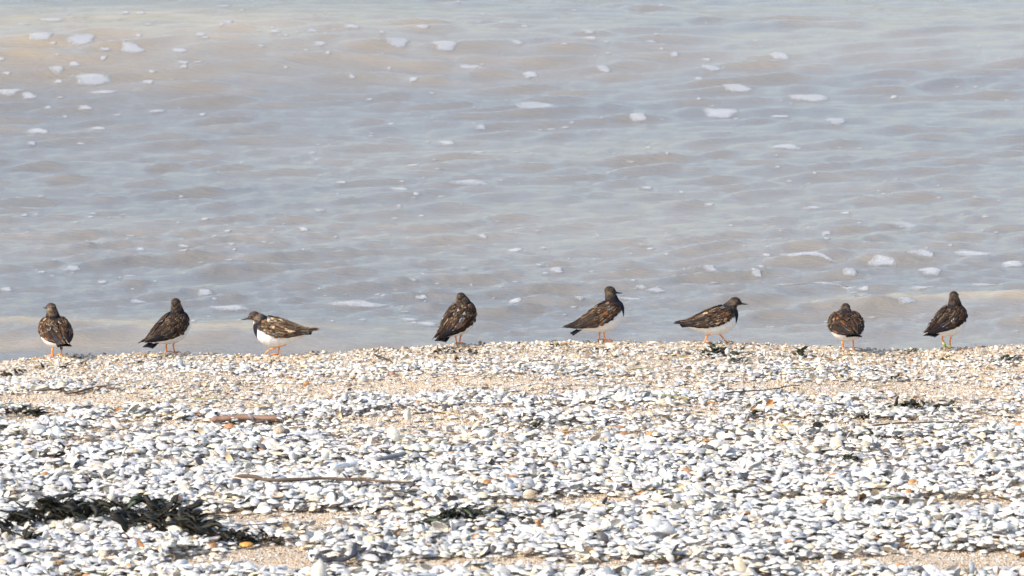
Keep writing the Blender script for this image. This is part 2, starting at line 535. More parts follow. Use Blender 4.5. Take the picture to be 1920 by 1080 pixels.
# crumbs of dark and olive plant litter caught between the shells
nl = 1500
lx = rng.uniform(-1.9, 1.9, nl); ly = 9.95 + 3.6 * rng.random(nl)
kl = (np.abs(lx) < .145 * ly) & (fbm(lx * 1.5, ly * 7, 91) > .50); lx, ly = lx[kl], ly[kl]
ll = rng.uniform(.006, .024, len(lx)); lw = rng.uniform(.0006, .0018, len(lx))
lz = ground_z(lx, ly) + cover(lx, ly) * rng.uniform(.5, 1.2, len(lx)) + .004
L0 = np.array([(-1, -1, 0), (-1, 1, 0), (-1, 0, 1.4), (1, -.6, 0), (1, .6, 0), (1, 0, 1)], float)
LF = np.array([(0, 1, 4), (0, 4, 3), (1, 2, 5), (1, 5, 4), (2, 0, 3), (2, 3, 5), (0, 2, 1), (3, 4, 5)])
Rl = rot_mats(rng.normal(0, .7, len(lx)), rng.normal(0, .18, len(lx)), rng.uniform(0, 6.28, len(lx)))
Vl = L0[None] * np.stack([ll * .5, lw, lw], -1)[:, None, :]
Vl = np.einsum('nij,nvj->nvi', Rl, Vl) + np.stack([lx, ly, lz], -1)[:, None, :]
LP = np.array([(.05, .035, .022), (.10, .10, .03), (.38, .28, .12), (.02, .018, .016)])
Cl = LP[rng.choice(4, len(lx), p=[.35, .2, .25, .2])]
o = link("plant_litter", mesh_from("plant_litter", Vl.reshape(-1, 3), (LF[None] + (np.arange(len(lx)) * 6)[:, None, None]).reshape(-1, 3), smooth=False, mat=M_SHELLS, col=np.repeat(Cl, 6, 0)))
tag(o, "crumbs of dark twig and straw caught between the shells", kind="stuff")

# single shells, the 284 that show largest
def solo_mesh(seed, long):
    """finer valve with a real thickness"""
    V, F = shell_variant(seed, n=8, long=long)
    Vi = V * np.array([.93, .93, .86]) - np.array([0, 0, .006])
    m = len(V)
    faces = [tuple(int(i) for i in f) for f in F] + [tuple(int(i) + m for i in f[::-1]) for f in F]
    rim = list(range(m - 8, m))
    for k in range(8):
        a, b2 = rim[k], rim[(k + 1) % 8]
        faces.append((a, a + m, b2 + m, b2))
    return mesh_from("shell", np.concatenate([V, Vi]), faces, mat=M_SHELL)
SOLO = [solo_mesh(s, l) for s, l in zip(range(8), (1, 1.05, 1.15, .95, 1.35, 1, 1.1, 1.5))]

LANDMARKS = [("the black seaweed heap", 190, 985), ("the long brown stick", 610, 898), ("the flat brown board", 460, 784), ("the grey slate piece", 735, 857),
             ("the dark curved plank", 630, 1032), ("the centre weed clump", 860, 980), ("the forked shell fragment", 1850, 842), ("the dark weed strip", 1740, 765),
             ("the left weed wisp", 45, 778), ("the pale broken tube", 650, 872), ("the orange shell", 462, 1020), ("the green weed stalk", 1250, 742)]
CN = ["bright white", "pale grey", "bluish grey", "slate grey", "cream", "rusty orange", "blackish"]
seen_labels = {}
def shell_label(i):
    px, py = float(px_[i]), float(py_[i])
    ld = sorted(LANDMARKS, key=lambda l: (l[1] - px) ** 2 + ((l[2] - py) * 1.6) ** 2)[0]
    dx, dy = px - ld[1], py - ld[2]
    dist = math.hypot(dx, dy)
    name = ld[0].replace("the ", "")
    if dist < 420:
        where = ("left of " if dx < 0 else "right of ") if abs(dx) > abs(dy) * 1.3 else ("behind " if dy < 0 else "in front of ")
        where += name.replace('the ', '')
    else:
        col_ = ["far left", "left", "left centre", "right centre", "right", "far right"][min(5, int(px / 320))]
        where = f"in {'upper' if py < 800 else ('middle' if py < 930 else 'lower')} bank at {col_}"
    szw = "big" if size[i] > .042 else ("medium" if size[i] > .035 else "smallish")
    elong = "oval" if var[i] in (4, 7) else "round"
    pw = "hollow up" if hollow[i] else ("on its edge" if pose[i] < .07 else ("tilted" if tilt[i] > .3 else "dome up"))
    return f"{szw} {CN[pal[i]]} {elong} shell {pw} {where}"

NUMS = ["one", "two", "three", "four", "five", "six", "seven", "eight", "nine"]
ORD = ["first", "second", "third", "fourth", "fifth", "sixth", "seventh", "eighth", "ninth"]
def single_out(items):
    """items: (object, label, px); alike labels are told apart by their order from the left"""
    by = {}
    for o, l, px in items: by.setdefault(l, []).append((px, o))
    for l, g in by.items():
        g.sort(key=lambda q: q[0])
        for k, (_, o) in enumerate(g):
            if len(g) == 1: pre = ""
            elif k == 0: pre = "leftmost "
            elif k == len(g) - 1: pre = "rightmost "
            elif len(g) == 3: pre = "middle "
            else: pre = f"{ORD[min(k, 8)]} from left "
            o["label"] = pre + l

shell_items = []
for i in solo:
    m4 = Matrix([list(R[i][k]) for k in range(3)]).to_4x4()
    o = bpy.data.objects.new("shell", SOLO[var[i]])
    COL.objects.link(o)
    o.matrix_world = Matrix.Translation((xs[i], ys[i], zs[i])) @ m4 @ Matrix.Scale(float(size[i]), 4)
    o.color = (*[float(c) for c in tint[i]], 1)
    tag(o, None, "shell", "loose shells on the beach")
    shell_items.append((o, shell_label(i), float(px_[i])))
single_out(shell_items)

def special_shell(px, py, width, colr, label, tiltv=.3, azv=0., long=1.0, hollow_up=False, lift=.012, seed=3):
    p = on_beach(px, py, lift)
    me = SOLO[seed]
    o = bpy.data.objects.new("shell", me); COL.objects.link(o)
    o.matrix_world = Matrix.Translation(p) @ Matrix.Rotation(azv, 4, 'Z') @ Matrix.Rotation(tiltv + (math.pi if hollow_up else 0), 4, 'X') @ Matrix.Diagonal((width * long, width, width, 1))
    o.color = (*colr, 1)
    tag(o, label, "shell", "loose shells on the beach")
W = (.88, .87, .84)
special_shell(908, 812, .040, W, "bright white fan shell tilted toward the camera behind the shell bank", .7, .3, lift=.02)
special_shell(943, 806, .034, (.80, .80, .78), "white shell leaning against the bright fan shell", .6, -.6, lift=.02, seed=1)
special_shell(977, 822, .045, W, "broad white shell catching the sun right of the fan shell", .5, .9, lift=.02, seed=5)
special_shell(678, 750, .034, W, "plump white shell alone on the sand behind the grey slate", .2, 0, lift=.01, seed=0)
special_shell(805, 686, .026, W, "bright white shell among pebbles near the crest below the fourth bird", .2, .2, lift=.01, seed=1)
special_shell(735, 700, .020, (.52, .22, .07), "small orange shell near the beach crest left of centre", .2, .4, lift=.008, seed=2)
special_shell(662, 706, .021, (.62, .36, .17), "small peach shell left of the orange one near the crest", .2, .8, lift=.008, seed=6)
special_shell(462, 1021, .034, (.66, .34, .07), "amber orange shell at the right end of the black seaweed heap", .3, .2, lift=.008, seed=2)
special_shell(524, 806, .036, (.42, .33, .24), "translucent brown shell standing up right of the flat board", .95, .1, lift=.02, seed=3)
special_shell(592, 918, .040, W, "smooth bright white oval shell below the long stick", .5, .2, lift=.02, seed=5)
special_shell(498, 935, .034, W, "round bright white shell left of the sand patch", .7, -.3, lift=.02, seed=5)
special_shell(1445, 955, .036, W, "bright white egg shaped shell tilted on the right shell bank", .9, .4, lift=.018, seed=4)
special_shell(1880, 985, .046, W, "large bright white shell near the right edge of the picture", .5, .5, lift=.02, seed=1)
special_shell(1530, 856, .040, W, "big white shell lying high on the bank below the seventh bird", .3, .7, lift=.02, seed=0)

# ------------------------------------------------------------------ debris
def solid_strip(pts, width, thick, n=6):
    """curved flat board with rounded edges through ground points pts (world)"""
    return tube(pts, width, n=n, flat=thick)

def path_on_beach(pp, lift=0.01, nseg=6, wob=.0):
    out = []
    for (a, b2), (c2, d) in zip(pp[:-1], pp[1:]):
        for k in range(nseg):
            f = k / nseg
            out.append(on_beach(a + (c2 - a) * f, b2 + (d - b2) * f, lift))
    out.append(on_beach(*pp[-1], lift))
    P = np.array(out)
    if wob: P += np.random.default_rng(int(pp[0][0])).normal(0, wob, P.shape)
    z = P[:, 2].copy()
    P[:, 2] = np.convolve(np.pad(z, 3, mode='edge'), np.ones(7) / 7, 'valid')
    return P

def debris(name, V, F, m, label, cat, group=None):
    c = V.mean(0); c[2] = V[:, 2].min()
    o = link(name, mesh_from(name, V - c, F, mat=m), loc=c)
    return tag(o, label, cat, group)

def stick(pp, r0, r1, m, label, name="stick", cat="stick", lift=.012, flat=1.0, wob=.0008, group=None, n=7):
    P = path_on_beach(pp, lift, 6, wob)
    s = np.linspace(0, 1, len(P))
    R_ = (r0 + (r1 - r0) * s) * (1 + .12 * np.sin(s * 23 + pp[0][0])) * np.clip(np.minimum(s, 1 - s) * 12 + .35, 0, 1)
    V, F = tube(P, R_, n, flat)
    return debris(name, V, F, m, label, cat, group)

stick([(440, 893), (520, 899), (620, 898), (700, 901), (772, 906)], .0078, .0040, M_WOOD, "long thin weathered brown stick lying across the shell bank", "driftwood_stick", "driftwood", .028, .7)
stick([(395, 789), (430, 783), (530, 779)], .0150, .0125, M_BOARD, "flat reddish brown board half buried behind the long stick", "driftwood_board", "driftwood", .004, .6, .0010)
stick([(704, 862), (730, 857), (762, 850)], .0105, .0105, M_SLATE, "short flat grey slate piece poking from the shells", "slate_piece", "stone", .030, .55, .0004)
stick([(578, 1032), (610, 1036), (650, 1033), (688, 1027)], .0085, .0095, M_DARKWOOD, "dark blue grey curved plank in the front shells", "driftwood_plank", "driftwood", .014, .5, .0005)
stick([(418, 949), (445, 942), (470, 935)], .0016, .0012, M_WOOD, "thin tan twig beside the sand patch", "twig", "twig", .022)
stick([(452, 985), (490, 983), (528, 979)], .0016, .0012, M_TWIG, "thin dark straight twig above the heap's right end", "twig", "twig", .014)
stick([(722, 914), (740, 920), (762, 923), (782, 921)], .0018, .0022, M_TWIG, "short dark curved twig right of the long stick's end", "twig", "twig", .022)
stick([(60, 732), (110, 733), (150, 728), (200, 723), (235, 733)], .005, .004, M_WOOD, "low brown stick under shells at the upper left", "driftwood_stick", "driftwood", .004, .6)
stick([(700, 664), (722, 672), (738, 681)], .0032, .0016, M_TWIG, "dark bent twig lying on the crest left of the fourth bird", "twig", "twig", .008)
stick([(702, 662), (709, 655), (713, 646)], .0016, .0010, M_TWIG, "tiny upright dark twig on the crest", "twig", "twig", .010)
stick([(1635, 797), (1700, 793), (1760, 791), (1850, 793)], .0024, .0014, M_TWIG, "long thin dark stalk at the right below the weed strip", "twig", "stalk", .016)
stick([(1350, 738), (1410, 732), (1470, 727), (1500, 722)], .0018, .0014, M_TWIG, "thin dark stalk slanting across sand right of centre", "twig", "stalk", .012)
stick([(1240, 740), (1262, 742), (1290, 748)], .0028, .0018, M_GREENST, "short olive green stalk on the shells right of centre", "stalk", "stalk", .014)
stick([(365, 747), (390, 749), (412, 746)], .0035, .0025, M_GREENST, "flat olive stalk on the sand below the second bird", "stalk", "stalk", .010, .5)
stick([(1655, 932), (1672, 933), (1692, 929)], .0036, .0028, M_GREENST, "green blade fragment among the right foreground shells", "stalk", "stalk", .028, .5)
stick([(1215, 1036), (1232, 1044), (1244, 1048)], .0028, .0020, M_GREENST, "small green blade in the front shells right of centre", "stalk", "stalk", .024, .5)
stick([(620, 877), (645, 873), (668, 869)], .0085, .0085, M_SHELLS, "pale broken hollow tube lying on the shell bank", "tube_shell", "shell", .026)
stick([(1822, 868), (1838, 858), (1850, 845)], .006, .005, M_SHELLS, "white forked shell fragment at the far right", "shell_fragment", "shell", .034)
for nm in ("tube_shell", "shell_fragment"):
    me = bpy.data.objects[nm].data
    a = me.color_attributes.new("tint", 'FLOAT_COLOR', 'POINT')
    cc = np.ones((len(me.vertices), 4), np.float32); cc[:, :3] = (.80, .79, .77); a.data.foreach_set("color", cc.ravel())
# straws
straws = [(0, 758, 40, 756), (262, 782, 330, 777), (455, 765, 500, 762), (0, 838, 22, 832), (540, 690, 580, 688), (610, 710, 660, 703), (1180, 693, 1230, 690), (1440, 795, 1500, 800), (1250, 672, 1300, 668), (1760, 806, 1800, 800),
          (1640, 725, 1680, 722), (1770, 640, 1810, 655), (900, 706, 940, 700), (330, 700, 380, 698), (1590, 705, 1640, 712), (1050, 690, 1080, 684), (1100, 944, 1150, 950), (880, 958, 990, 948), (1480, 690, 1530, 694), (820, 770, 860, 778)]
swhere = ["at the left edge", "below the second bird", "above the flat board", "at the left edge lower down", "below the third bird", "in the sand left of centre", "below the fifth bird", "in mid bank right of centre", "below the sixth bird",
          "right of centre under the weed strip", "on the right sand band", "near the eighth bird's feet", "below the fourth bird", "near the second bird", "below the seventh bird", "on the crest right of centre", "on the front sand band", "behind the centre weed clump", "between sixth and seventh birds", "on the middle sand patch"]
for k, ((a, b2, c2, d), wh) in enumerate(zip(straws, swhere)):
    if b2 < 665 and a > 1700: b2, d = 672, 676
    stick([(a, b2), ((a + c2) / 2, (b2 + d) / 2 - 1), (c2, d)], .0017, .0011, M_STRAW if k % 3 else M_GREENST, f"thin {'yellow' if k % 3 else 'olive'} straw {wh}", "straw", "straw", .012, group="straws washed up on the beach", n=5)

# dark stones
def stone(px, py, wpx, m, label, flat=.55, seed=0):
    p = on_beach(px, py, .004)
    wd = wpx / (FPX / p[1]) / 2
    V, F = [], []
    nr, nc = 7, 10
    r = np.random.default_rng(seed)
    ph = r.random(4) * 6
    for i in range(nr):
        a = math.pi * i / (nr - 1)
        for j in range(nc):
            q = 2 * math.pi * j / nc
            k = 1 + .14 * math.sin(2 * q + ph[0]) + .1 * math.sin(3 * q + ph[1]) + .08 * math.sin(2 * a + ph[2])
            V.append((math.sin(a) * math.cos(q) * wd * k, math.sin(a) * math.sin(q) * wd * .75 * k, math.cos(a) * wd * flat * k))
    F = [tuple(int(x) for x in f) for f in grid_faces(nr, nc, True)]
    o = link("pebble", mesh_from("pebble", np.array(V), F, mat=m), loc=p)
    tag(o, label, "pebble", "dark pebbles on the beach")
for k, (a, b2, s, l) in enumerate([(446, 718, 13, "dark brown pebble below the sand left of centre"), (903, 688, 10, "small dark pebble under the fourth bird"), (232, 788, 12, "dark pebble right of the weed wisp"), (1553, 700, 16, "grey brown pebble below the sixth bird"),
                                  (1785, 893, 24, "rounded brown stone in the right shell bank"), (1385, 893, 20, "dark grey stone right of centre in the bank"), (655, 720, 9, "tiny black pebble on the sand left of centre"), (1420, 703, 18, "bluish dark pebble below the crest"),
                                  (233, 816, 16, "black pebble in the left sand streak"), (1620, 900, 24, "blue grey round stone in the right bank"), (752, 1000, 18, "dark pebble beside the centre weed clump"), (864, 985, 26, "brownish stone at the front of the centre weed clump"), (1540, 773, 14, "dark pebble mid way up the right bank"),
                                  (300, 672, 10, "small dark pebble under the second bird"), (1010, 777, 14, "dark fleck of stone at mid bank")]):
    stone(a, b2, s, [M_STONE, M_SLATE][k % 2], l, seed=k)

# ------------------------------------------------------------------ seaweed
def frond_mesh(seed, m):
    r = np.random.default_rng(seed)
    nseg = 8
    V, F = [], []
    bend = r.normal(0, .25); up = r.uniform(.15, .6); tw = r.normal(0, .8)
    for i in range(nseg + 1):
        s = i / nseg
        x = s; y = bend * s * s + .05 * math.sin(s * 9 + seed); z = up * math.sin(s * math.pi * .9) * .5
        wv = .135 * (math.sin(min(1, s * 1.25 + .08) * math.pi) ** .6 + .12) * (1 + .3 * math.sin(s * 14 + seed))
        a = tw * s
        V += [(x, y - wv * math.cos(a), z - wv * math.sin(a)), (x, y, z + .02), (x, y + wv * math.cos(a), z + wv * math.sin(a)), (x, y, z - .012)]
        if i:
            o = (i - 1) * 4
            for q in range(4):
                F.append((o + q, o + (q + 1) % 4, o + 4 + (q + 1) % 4, o + 4 + q))
    F += [(3, 2, 1, 0), tuple(nseg * 4 + q for q in range(4))]
    return mesh_from("frond", np.array(V), F, mat=m)
FR_D = [frond_mesh(s, M_WEED) for s in range(7)]
FR_G = [frond_mesh(s + 20, M_WEEDG) for s in range(4)]

def weed(pts, nfr, L, label, green=.0, spread=(.02, .02), height=.02, seed=0, name="seaweed", upright=.24, lift=.0):
    """a clump of fronds strewn along photo points pts"""
    r = random.Random(seed)
    P = [on_beach(a, b2, lift) for a, b2 in pts]
    root = bpy.data.objects.new(name, None); COL.objects.link(root)
    c = sum(P) / len(P); root.location = c
    root.empty_display_size = .05
    tag(root, label, "seaweed")
    for k in range(nfr):
        f = r.random() * (len(P) - 1) if len(P) > 1 else 0
        i = min(int(f), max(0, len(P) - 2)); f -= i
        p = P[i] * (1 - f) + P[min(i + 1, len(P) - 1)] * f
        q = p + np.array([r.gauss(0, spread[0]), r.gauss(0, spread[1]), 0])
        gz = float(ground_z(q[0], q[1])) + float(cover(q[0], q[1])) * .8
        q[2] = gz + height * r.random() ** 1.6
        me = r.choice(FR_G if r.random() < green else FR_D)
        o = bpy.data.objects.new("frond", me); COL.objects.link(o); o.parent = root
        l = L * r.uniform(.6, 1.35)
        o.location = [float(v) for v in q - c]
        az = r.choice((0, math.pi)) + r.gauss(0, .6)
        o.rotation_euler = (r.gauss(0, .7), -r.uniform(-.15, 1) * upright * 2, az)
        o.scale = (l, l * r.uniform(.8, 1.3), l * .9)
    return root

weed([(8, 1000), (25, 985), (50, 985), (75, 978)], 34, .055, "dark seaweed tangle at the left edge in front", 0, (.012, .018), .03, 1)
weed([(75, 975), (115, 965), (150, 972), (185, 970), (230, 975), (280, 970), (320, 978), (350, 992), (370, 1004), (300, 994), (200, 978)], 250, .060, "large black bladder wrack heap lying on the front left shells", .06, (.018, .034), .030, 2, "seaweed_heap")
weed([(400, 1011), (430, 1013), (470, 1010), (510, 1012)], 46, .042, "thin dark wrack tail trailing right from the heap", .05, (.012, .012), .014, 3)
weed([(55, 1012), (35, 1008)], 10, .04, "small brown weed scrap below the left tangle", .0, (.012, .008), .008, 31)
weed([(800, 990), (825, 980), (860, 972), (905, 980)], 62, .042, "dark brown weed clump in the centre foreground", .12, (.014, .020), .022, 4)
weed([(945, 968), (1000, 974), (1045, 970)], 26, .034, "thin dark weed line right of the centre clump", .2, (.014, .008), .010, 5)
weed([(12, 780), (45, 776), (80, 780)], 20, .045, "dark brown weed wisp on the left sand", .3, (.010, .010), .012, 6)
weed([(0, 703), (25, 705), (48, 701)], 14, .032, "dark weed strip at the far left near the crest", .0, (.010, .008), .006, 7)
weed([(815, 661), (850, 662), (895, 663)], 18, .028, "dark weed line in the sand under the fourth bird", .1, (.012, .006), .004, 8)
weed([(1030, 651), (1060, 650)], 9, .022, "small dark weed scrap left of the fifth bird", .3, (.008, .006), .005, 9)
weed([(1112, 655), (1130, 659)], 10, .024, "grey green weed scrap under the fifth bird", .5, (.008, .006), .006, 10)
weed([(1315, 668), (1345, 660), (1375, 662)], 34, .030, "brown and green weed clump under the sixth bird", .55, (.012, .010), .018, 11)
weed([(1378, 677), (1390, 680)], 9, .026, "green weed scrap just below the clump under the sixth bird", .6, (.006, .006), .008, 12)
weed([(1496, 668), (1504, 666)], 9, .028, "upright dark green weed tuft between sixth and seventh birds", .9, (.005, .005), .016, 13, upright=.5)
weed([(1700, 659), (1712, 661)], 6, .022, "small dark weed scrap left of the eighth bird", .4, (.006, .004), .003, 14)
weed([(1880, 680), (1895, 674), (1905, 676)], 12, .026, "dark green weed curl near the right edge at the crest", .8, (.006, .006), .010, 15)
weed([(1765, 674), (1780, 676)], 7, .022, "small green weed scrap below the eighth bird", .7, (.006, .005), .005, 16)
weed([(1655, 766), (1690, 764), (1730, 767), (1790, 764)], 34, .040, "long dark green weed strip on the right bank", .45, (.012, .008), .010, 17)
weed([(1612, 788), (1628, 785)], 9, .028, "small arched dark weed below the long strip", .4, (.006, .005), .012, 18)
weed([(985, 803), (1010, 801)], 9, .026, "small dark weed scrap right of the bright fan shell", .2, (.008, .006), .010, 19)
weed([(1640, 829), (1670, 822), (1600, 824)], 16, .028, "dark green weed bits mid way on the right bank", .6, (.02, .008), .010, 20)
weed([(1690, 710), (1620, 708), (1590, 709)], 12, .026, "brown weed crumbs on the sand below the seventh bird", .1, (.012, .005), .004, 21)
weed([(1575, 860), (1590, 868), (1640, 870)], 16, .030, "dark weed shreds in the right shell bank", .3, (.012, .008), .014, 22)
weed([(120, 845), (105, 862)], 10, .034, "dark weed shreds at left above the heap", .2, (.010, .01), .014, 23)
weed([(1780, 872), (1320, 868)], 0, .03, "x") if False else None
weed([(70, 690), (130, 688), (170, 684)], 12, .020, "faint brown weed crumbs below the first bird", .1, (.02, .006), .003, 24)
weed([(1430, 776), (1410, 778)], 8, .024, "small dark weed knot at mid right", .5, (.006, .004), .008, 25)
weed([(1290, 878), (1100, 840), (1115, 850)], 12, .026, "scattered dark weed shreds in the middle bank", .2, (.02, .01), .012, 26)
weed([(1400, 896), (1330, 963), (1345, 966)], 12, .026, "dark weed shreds behind the right front sand", .2, (.012, .01), .010, 27)

# ------------------------------------------------------------------ birds (turnstones)
ST = np.array([  # u, w(centre), half height, half width
    (-.122, .008, .0015, .004), (-.110, .006, .0040, .009), (-.092, .003, .0080, .015), (-.072, .001, .0150, .024), (-.050, -.001, .0240, .033),
    (-.025, -.003, .0330, .041), (.000, -.004, .0395, .0455), (.025, -.002, .0420, .0465), (.046, .002, .0395, .043), (.062, .006, .0335, .036), (.074, .010, .0235, .025), (.081, .013, .0100, .011)])

def station(u):
    return [np.interp(u, ST[:, 0], ST[:, k]) for k in (1, 2, 3)]

def torso_pt(u, th, off=0.0):
    """th: 0 is the back line, +-90 deg the flanks, 180 the belly"""
    w_, hh, hw = station(u)
    hh = hh + off; hw = hw + off
    return np.stack([np.broadcast_to(u, np.shape(th * hw)) + 0 * th, -np.sin(th) * hw, w_ + np.cos(th) * hh], -1)

def lofted(u0, u1, nu, nt_, off=0.0, stop=None):
    us = np.linspace(u0, u1, nu); th = np.linspace(0, 2 * math.pi, nt_, endpoint=False)
    U, T = np.meshgrid(us, th, indexing='ij')
    V = torso_pt(U, T, off).reshape(-1, 3)
    F = [tuple(int(i) for i in f) for f in grid_faces(nu, nt_, True)]
    F.append(tuple(range(nt_))[::-1]); F.append(tuple(range((nu - 1) * nt_, nu * nt_)))
    return V, F

def ellipsoid(c, r, R3, nr=12, nc=16):
    V = []
    for i in range(nr + 1):
        a = math.pi * i / nr
        for j in range(nc):
            q = 2 * math.pi * j / nc
            V.append(R3 @ np.array([math.cos(a) * r[0], math.sin(a) * math.cos(q) * r[1], math.sin(a) * math.sin(q) * r[2]]) + c)
    F = [tuple(int(i) for i in f) for f in grid_faces(nr + 1, nc, True)]
    return np.array(V), F

def rotY(a): c, s = math.cos(a), math.sin(a); return np.array([[c, 0, s], [0, 1, 0], [-s, 0, c]])
def rotZ(a): c, s = math.cos(a), math.sin(a); return np.array([[c, -s, 0], [s, c, 0], [0, 0, 1]])

def remeshed(parts, voxel):
    V, F = join(parts)
    me = mesh_from("tmp", V, F)
    o = bpy.data.objects.new("tmp", me); COL.objects.link(o)
    m = o.modifiers.new("r", 'REMESH'); m.mode = 'VOXEL'; m.voxel_size = voxel; m.use_smooth_shade = True
    s = o.modifiers.new("s", 'SMOOTH'); s.iterations = 7; s.factor = .5
    dg = bpy.context.evaluated_depsgraph_get()
    e = o.evaluated_get(dg); em = e.to_mesh()
    n_ = len(em.vertices); co = np.empty(n_ * 3, np.float32); em.vertices.foreach_get("co", co)
    faces = [tuple(p.vertices) for p in em.polygons]
    e.to_mesh_clear()
    bpy.data.objects.remove(o); bpy.data.meshes.remove(me)
    return co.reshape(-1, 3).astype(float), faces

DARK = np.array((.030, .022, .020)); BLACK = np.array((.014, .013, .016)); WHITE = np.array((.84, .83, .81))
BROWN = np.array((.13, .085, .055)); BUFF = np.array((.46, .32, .19)); RUFOUS = np.array((.30, .125, .045))

def make_bird(px, py, yaw, pitch, label, head=(.068, .0, .052), hyaw=0., hpitch=-8., legs=None, buff=.35, hip=.052, brown=1.0, ring=None, wing_open=0., seed=0, dyy=0.0, fat=1.0, tail_drop=0., scale=1.0, deep=1.06, cut=(1, 1), white_bar=0., fluff=1.0):
    fat = fat * 1.07
    r = random.Random(seed); nr = np.random.default_rng(seed)
    p0 = on_beach(px, py, .0, top=False)
    y_ = min(p0[1], CREST_Y - .01) + dyy
    x_ = p0[0] * y_ / p0[1]
    z_ = float(ground_z(x_, y_)) + .004
    root = bpy.data.objects.new("turnstone", None); COL.objects.link(root)
    root.location = (x_, y_, z_); root.rotation_euler = (0, 0, math.radians(yaw)); root.scale = (scale,) * 3
    root.empty_display_size = .05
    tag(root, label, "bird", "turnstones lined up along the beach crest")
    pr = math.radians(pitch)
    Rp = rotY(-pr)                                  # nose up
    C0 = np.array([0.0, 0.0, hip])                  # torso centre above the feet
    B = lambda P: (np.asarray(P) * np.array([1, fat, deep])) @ Rp.T + C0
    # head frame
    hc = B(np.array(head))
    Rh = rotZ(math.radians(hyaw)) @ rotY(-math.radians(hpitch))
    tv, tf = lofted(-.085, .081, 34, 28)
    tv = B(tv)
    neck_base = B(np.array([.040, 0, .008])); nb2 = B(np.array([.055, 0, .030]))
    s = np.linspace(0, 1, 9)[:, None]
    path = (1 - s) ** 2 * neck_base + 2 * s * (1 - s) * nb2 + s ** 2 * (hc - Rh @ np.array([.003, 0, .002]))
    nv, nf2 = tube(path, np.interp(s[:, 0], [0, .5, 1], [.033, .0245, .0150]) * fluff, 18)
    hv, hf = ellipsoid(hc, (.0185, .0150, .0150), Rh)
    fv, ff = ellipsoid(hc + Rh @ np.array([.0125, 0, -.003]), (.0105, .0082, .0078), Rh)
    stubs = []
    if legs is None: legs = [dict(foot=(.0, .012)), dict(foot=(.004, -.012))]
    hips = []
    for k, lg in enumerate(legs):
        side = 1 if k == 0 else -1
        h0 = B(np.array([-.006, side * .013, -.030])) ; hips.append(h0)
        foot = np.array([lg['foot'][0], lg['foot'][1], lg.get('z', 0.0)])
        knee = lg.get('knee')
        low = h0 * .55 + (np.array(knee) if knee is not None else foot) * .45 if knee is None else np.array(knee)
        e1 = h0 + (low - h0) * .55
        stubs.append(tube([h0 + np.array([0, 0, .012]), h0, e1], [.012, .0085, .0042], 10))
        lg['e1'] = e1
    V, F = remeshed([(tv, tf), (nv, nf2), (hv, hf), (fv, ff)] + stubs, .0017)
    # colour the plumage in body and head coordinates
    L = ((V - C0) @ Rp) / np.array([1, fat, deep])     # torso frame
    H = (V - hc) @ Rh                               # head frame
    nz = np.array([mnoise.noise(Vector(v) * 160) for v in V]) * .5 + .5
    nz2 = np.array([mnoise.noise(Vector(v) * 420 + Vector((5, 5, 5))) for v in V]) * .5 + .5
    col = np.tile(WHITE, (len(V), 1))
    w_, hh, hw = station(np.clip(L[:, 0], -.12, .08))
    th = np.degrees(np.arctan2(np.abs(L[:, 1]) / np.maximum(hw, .004), (L[:, 2] - w_) / np.maximum(hh, .004)))
    th = th / np.where(L[:, 1] > 0, cut[0], cut[1])
    back = sstep(96, 84, th + (nz - .5) * 14)
    back = np.where(L[:, 0] < -.06, sstep(115, 100, th), back)
    dk = DARK + (BROWN - DARK) * (nz * nz2 * 1.6)[:, None].clip(0, 1)
    col = col * (1 - back[:, None]) + dk * back[:, None]
    # black breast band: front of the torso and the neck
    fr = sstep(.050, .058, L[:, 0] + .45 * (L[:, 2]) + (nz - .5) * .006) * sstep(-.030, -.020, L[:, 2] + (nz - .5) * .006)
    shoulder_white = (np.abs(L[:, 1]) > .017) & (L[:, 0] < .066) & (L[:, 2] < .020) & (L[:, 2] > -.04) & (L[:, 0] > .03)
    fr = np.where(shoulder_white, 0, fr)
    up = sstep(.026, .034, L[:, 2] - .1 * (L[:, 0] - .04)) * (L[:, 0] > .02)
    band = np.maximum(fr, up)
    col = col * (1 - band[:, None]) + (BLACK + nz2[:, None] * .012) * band[:, None]
    # head: brown grey, paler cheek and nape, dark mask, pale throat
    hd = sstep(.030, .022, np.linalg.norm((H - np.array([-.004, 0, -.004])) / np.array([1, 1, 1]), axis=1))
    hcol = DARK * 1.0 + (np.array((.20, .14, .095)) - DARK) * (nz * nz2 * 3.4 - .55).clip(0, 1)[:, None]
    cheek = np.exp(-(((H[:, 0] + .004) / .009) ** 2 + ((H[:, 2] + .005) / .006) ** 2)) * (np.abs(H[:, 1]) > .006)
    hcol = hcol * (1 - .7 * cheek[:, None]) + np.array((.22, .17, .12)) * (.7 * cheek[:, None])
    crown = sstep(.004, .010, H[:, 2])
    hcol = hcol * (1 - .6 * crown[:, None]) + DARK * .6 * crown[:, None]
    mask = np.exp(-(((H[:, 0] - .010) / .007) ** 2 + ((H[:, 2] - .001) / .005) ** 2))
    hcol = hcol * (1 - .7 * mask[:, None]) + BLACK * .7 * mask[:, None]
    thr = sstep(-.006, -.010, H[:, 2]) * sstep(.0, .006, H[:, 0]) * (np.abs(H[:, 1]) < .008)
    hcol = hcol * (1 - thr[:, None]) + np.array((.55, .52, .48)) * thr[:, None]
    hcol = hcol * brown ** 2.5 * .78
    col = col * (1 - hd[:, None]) + hcol * hd[:, None]
    link("body", mesh_from("body", V, F, mat=M_BODY, col=col), root)
    # bill
    bp = [hc + Rh @ np.array([x, 0, z]) for x, z in ((.016, -.0025), (.023, -.0032), (.031, -.0032), (.039, -.0022), (.0425, -.0014))]
    bv, bf = tube(bp, [.0050, .0038, .0027, .0016, .0004], 10, .85)
    link("bill", mesh_from("bill", bv, bf, mat=M_BILL), root)
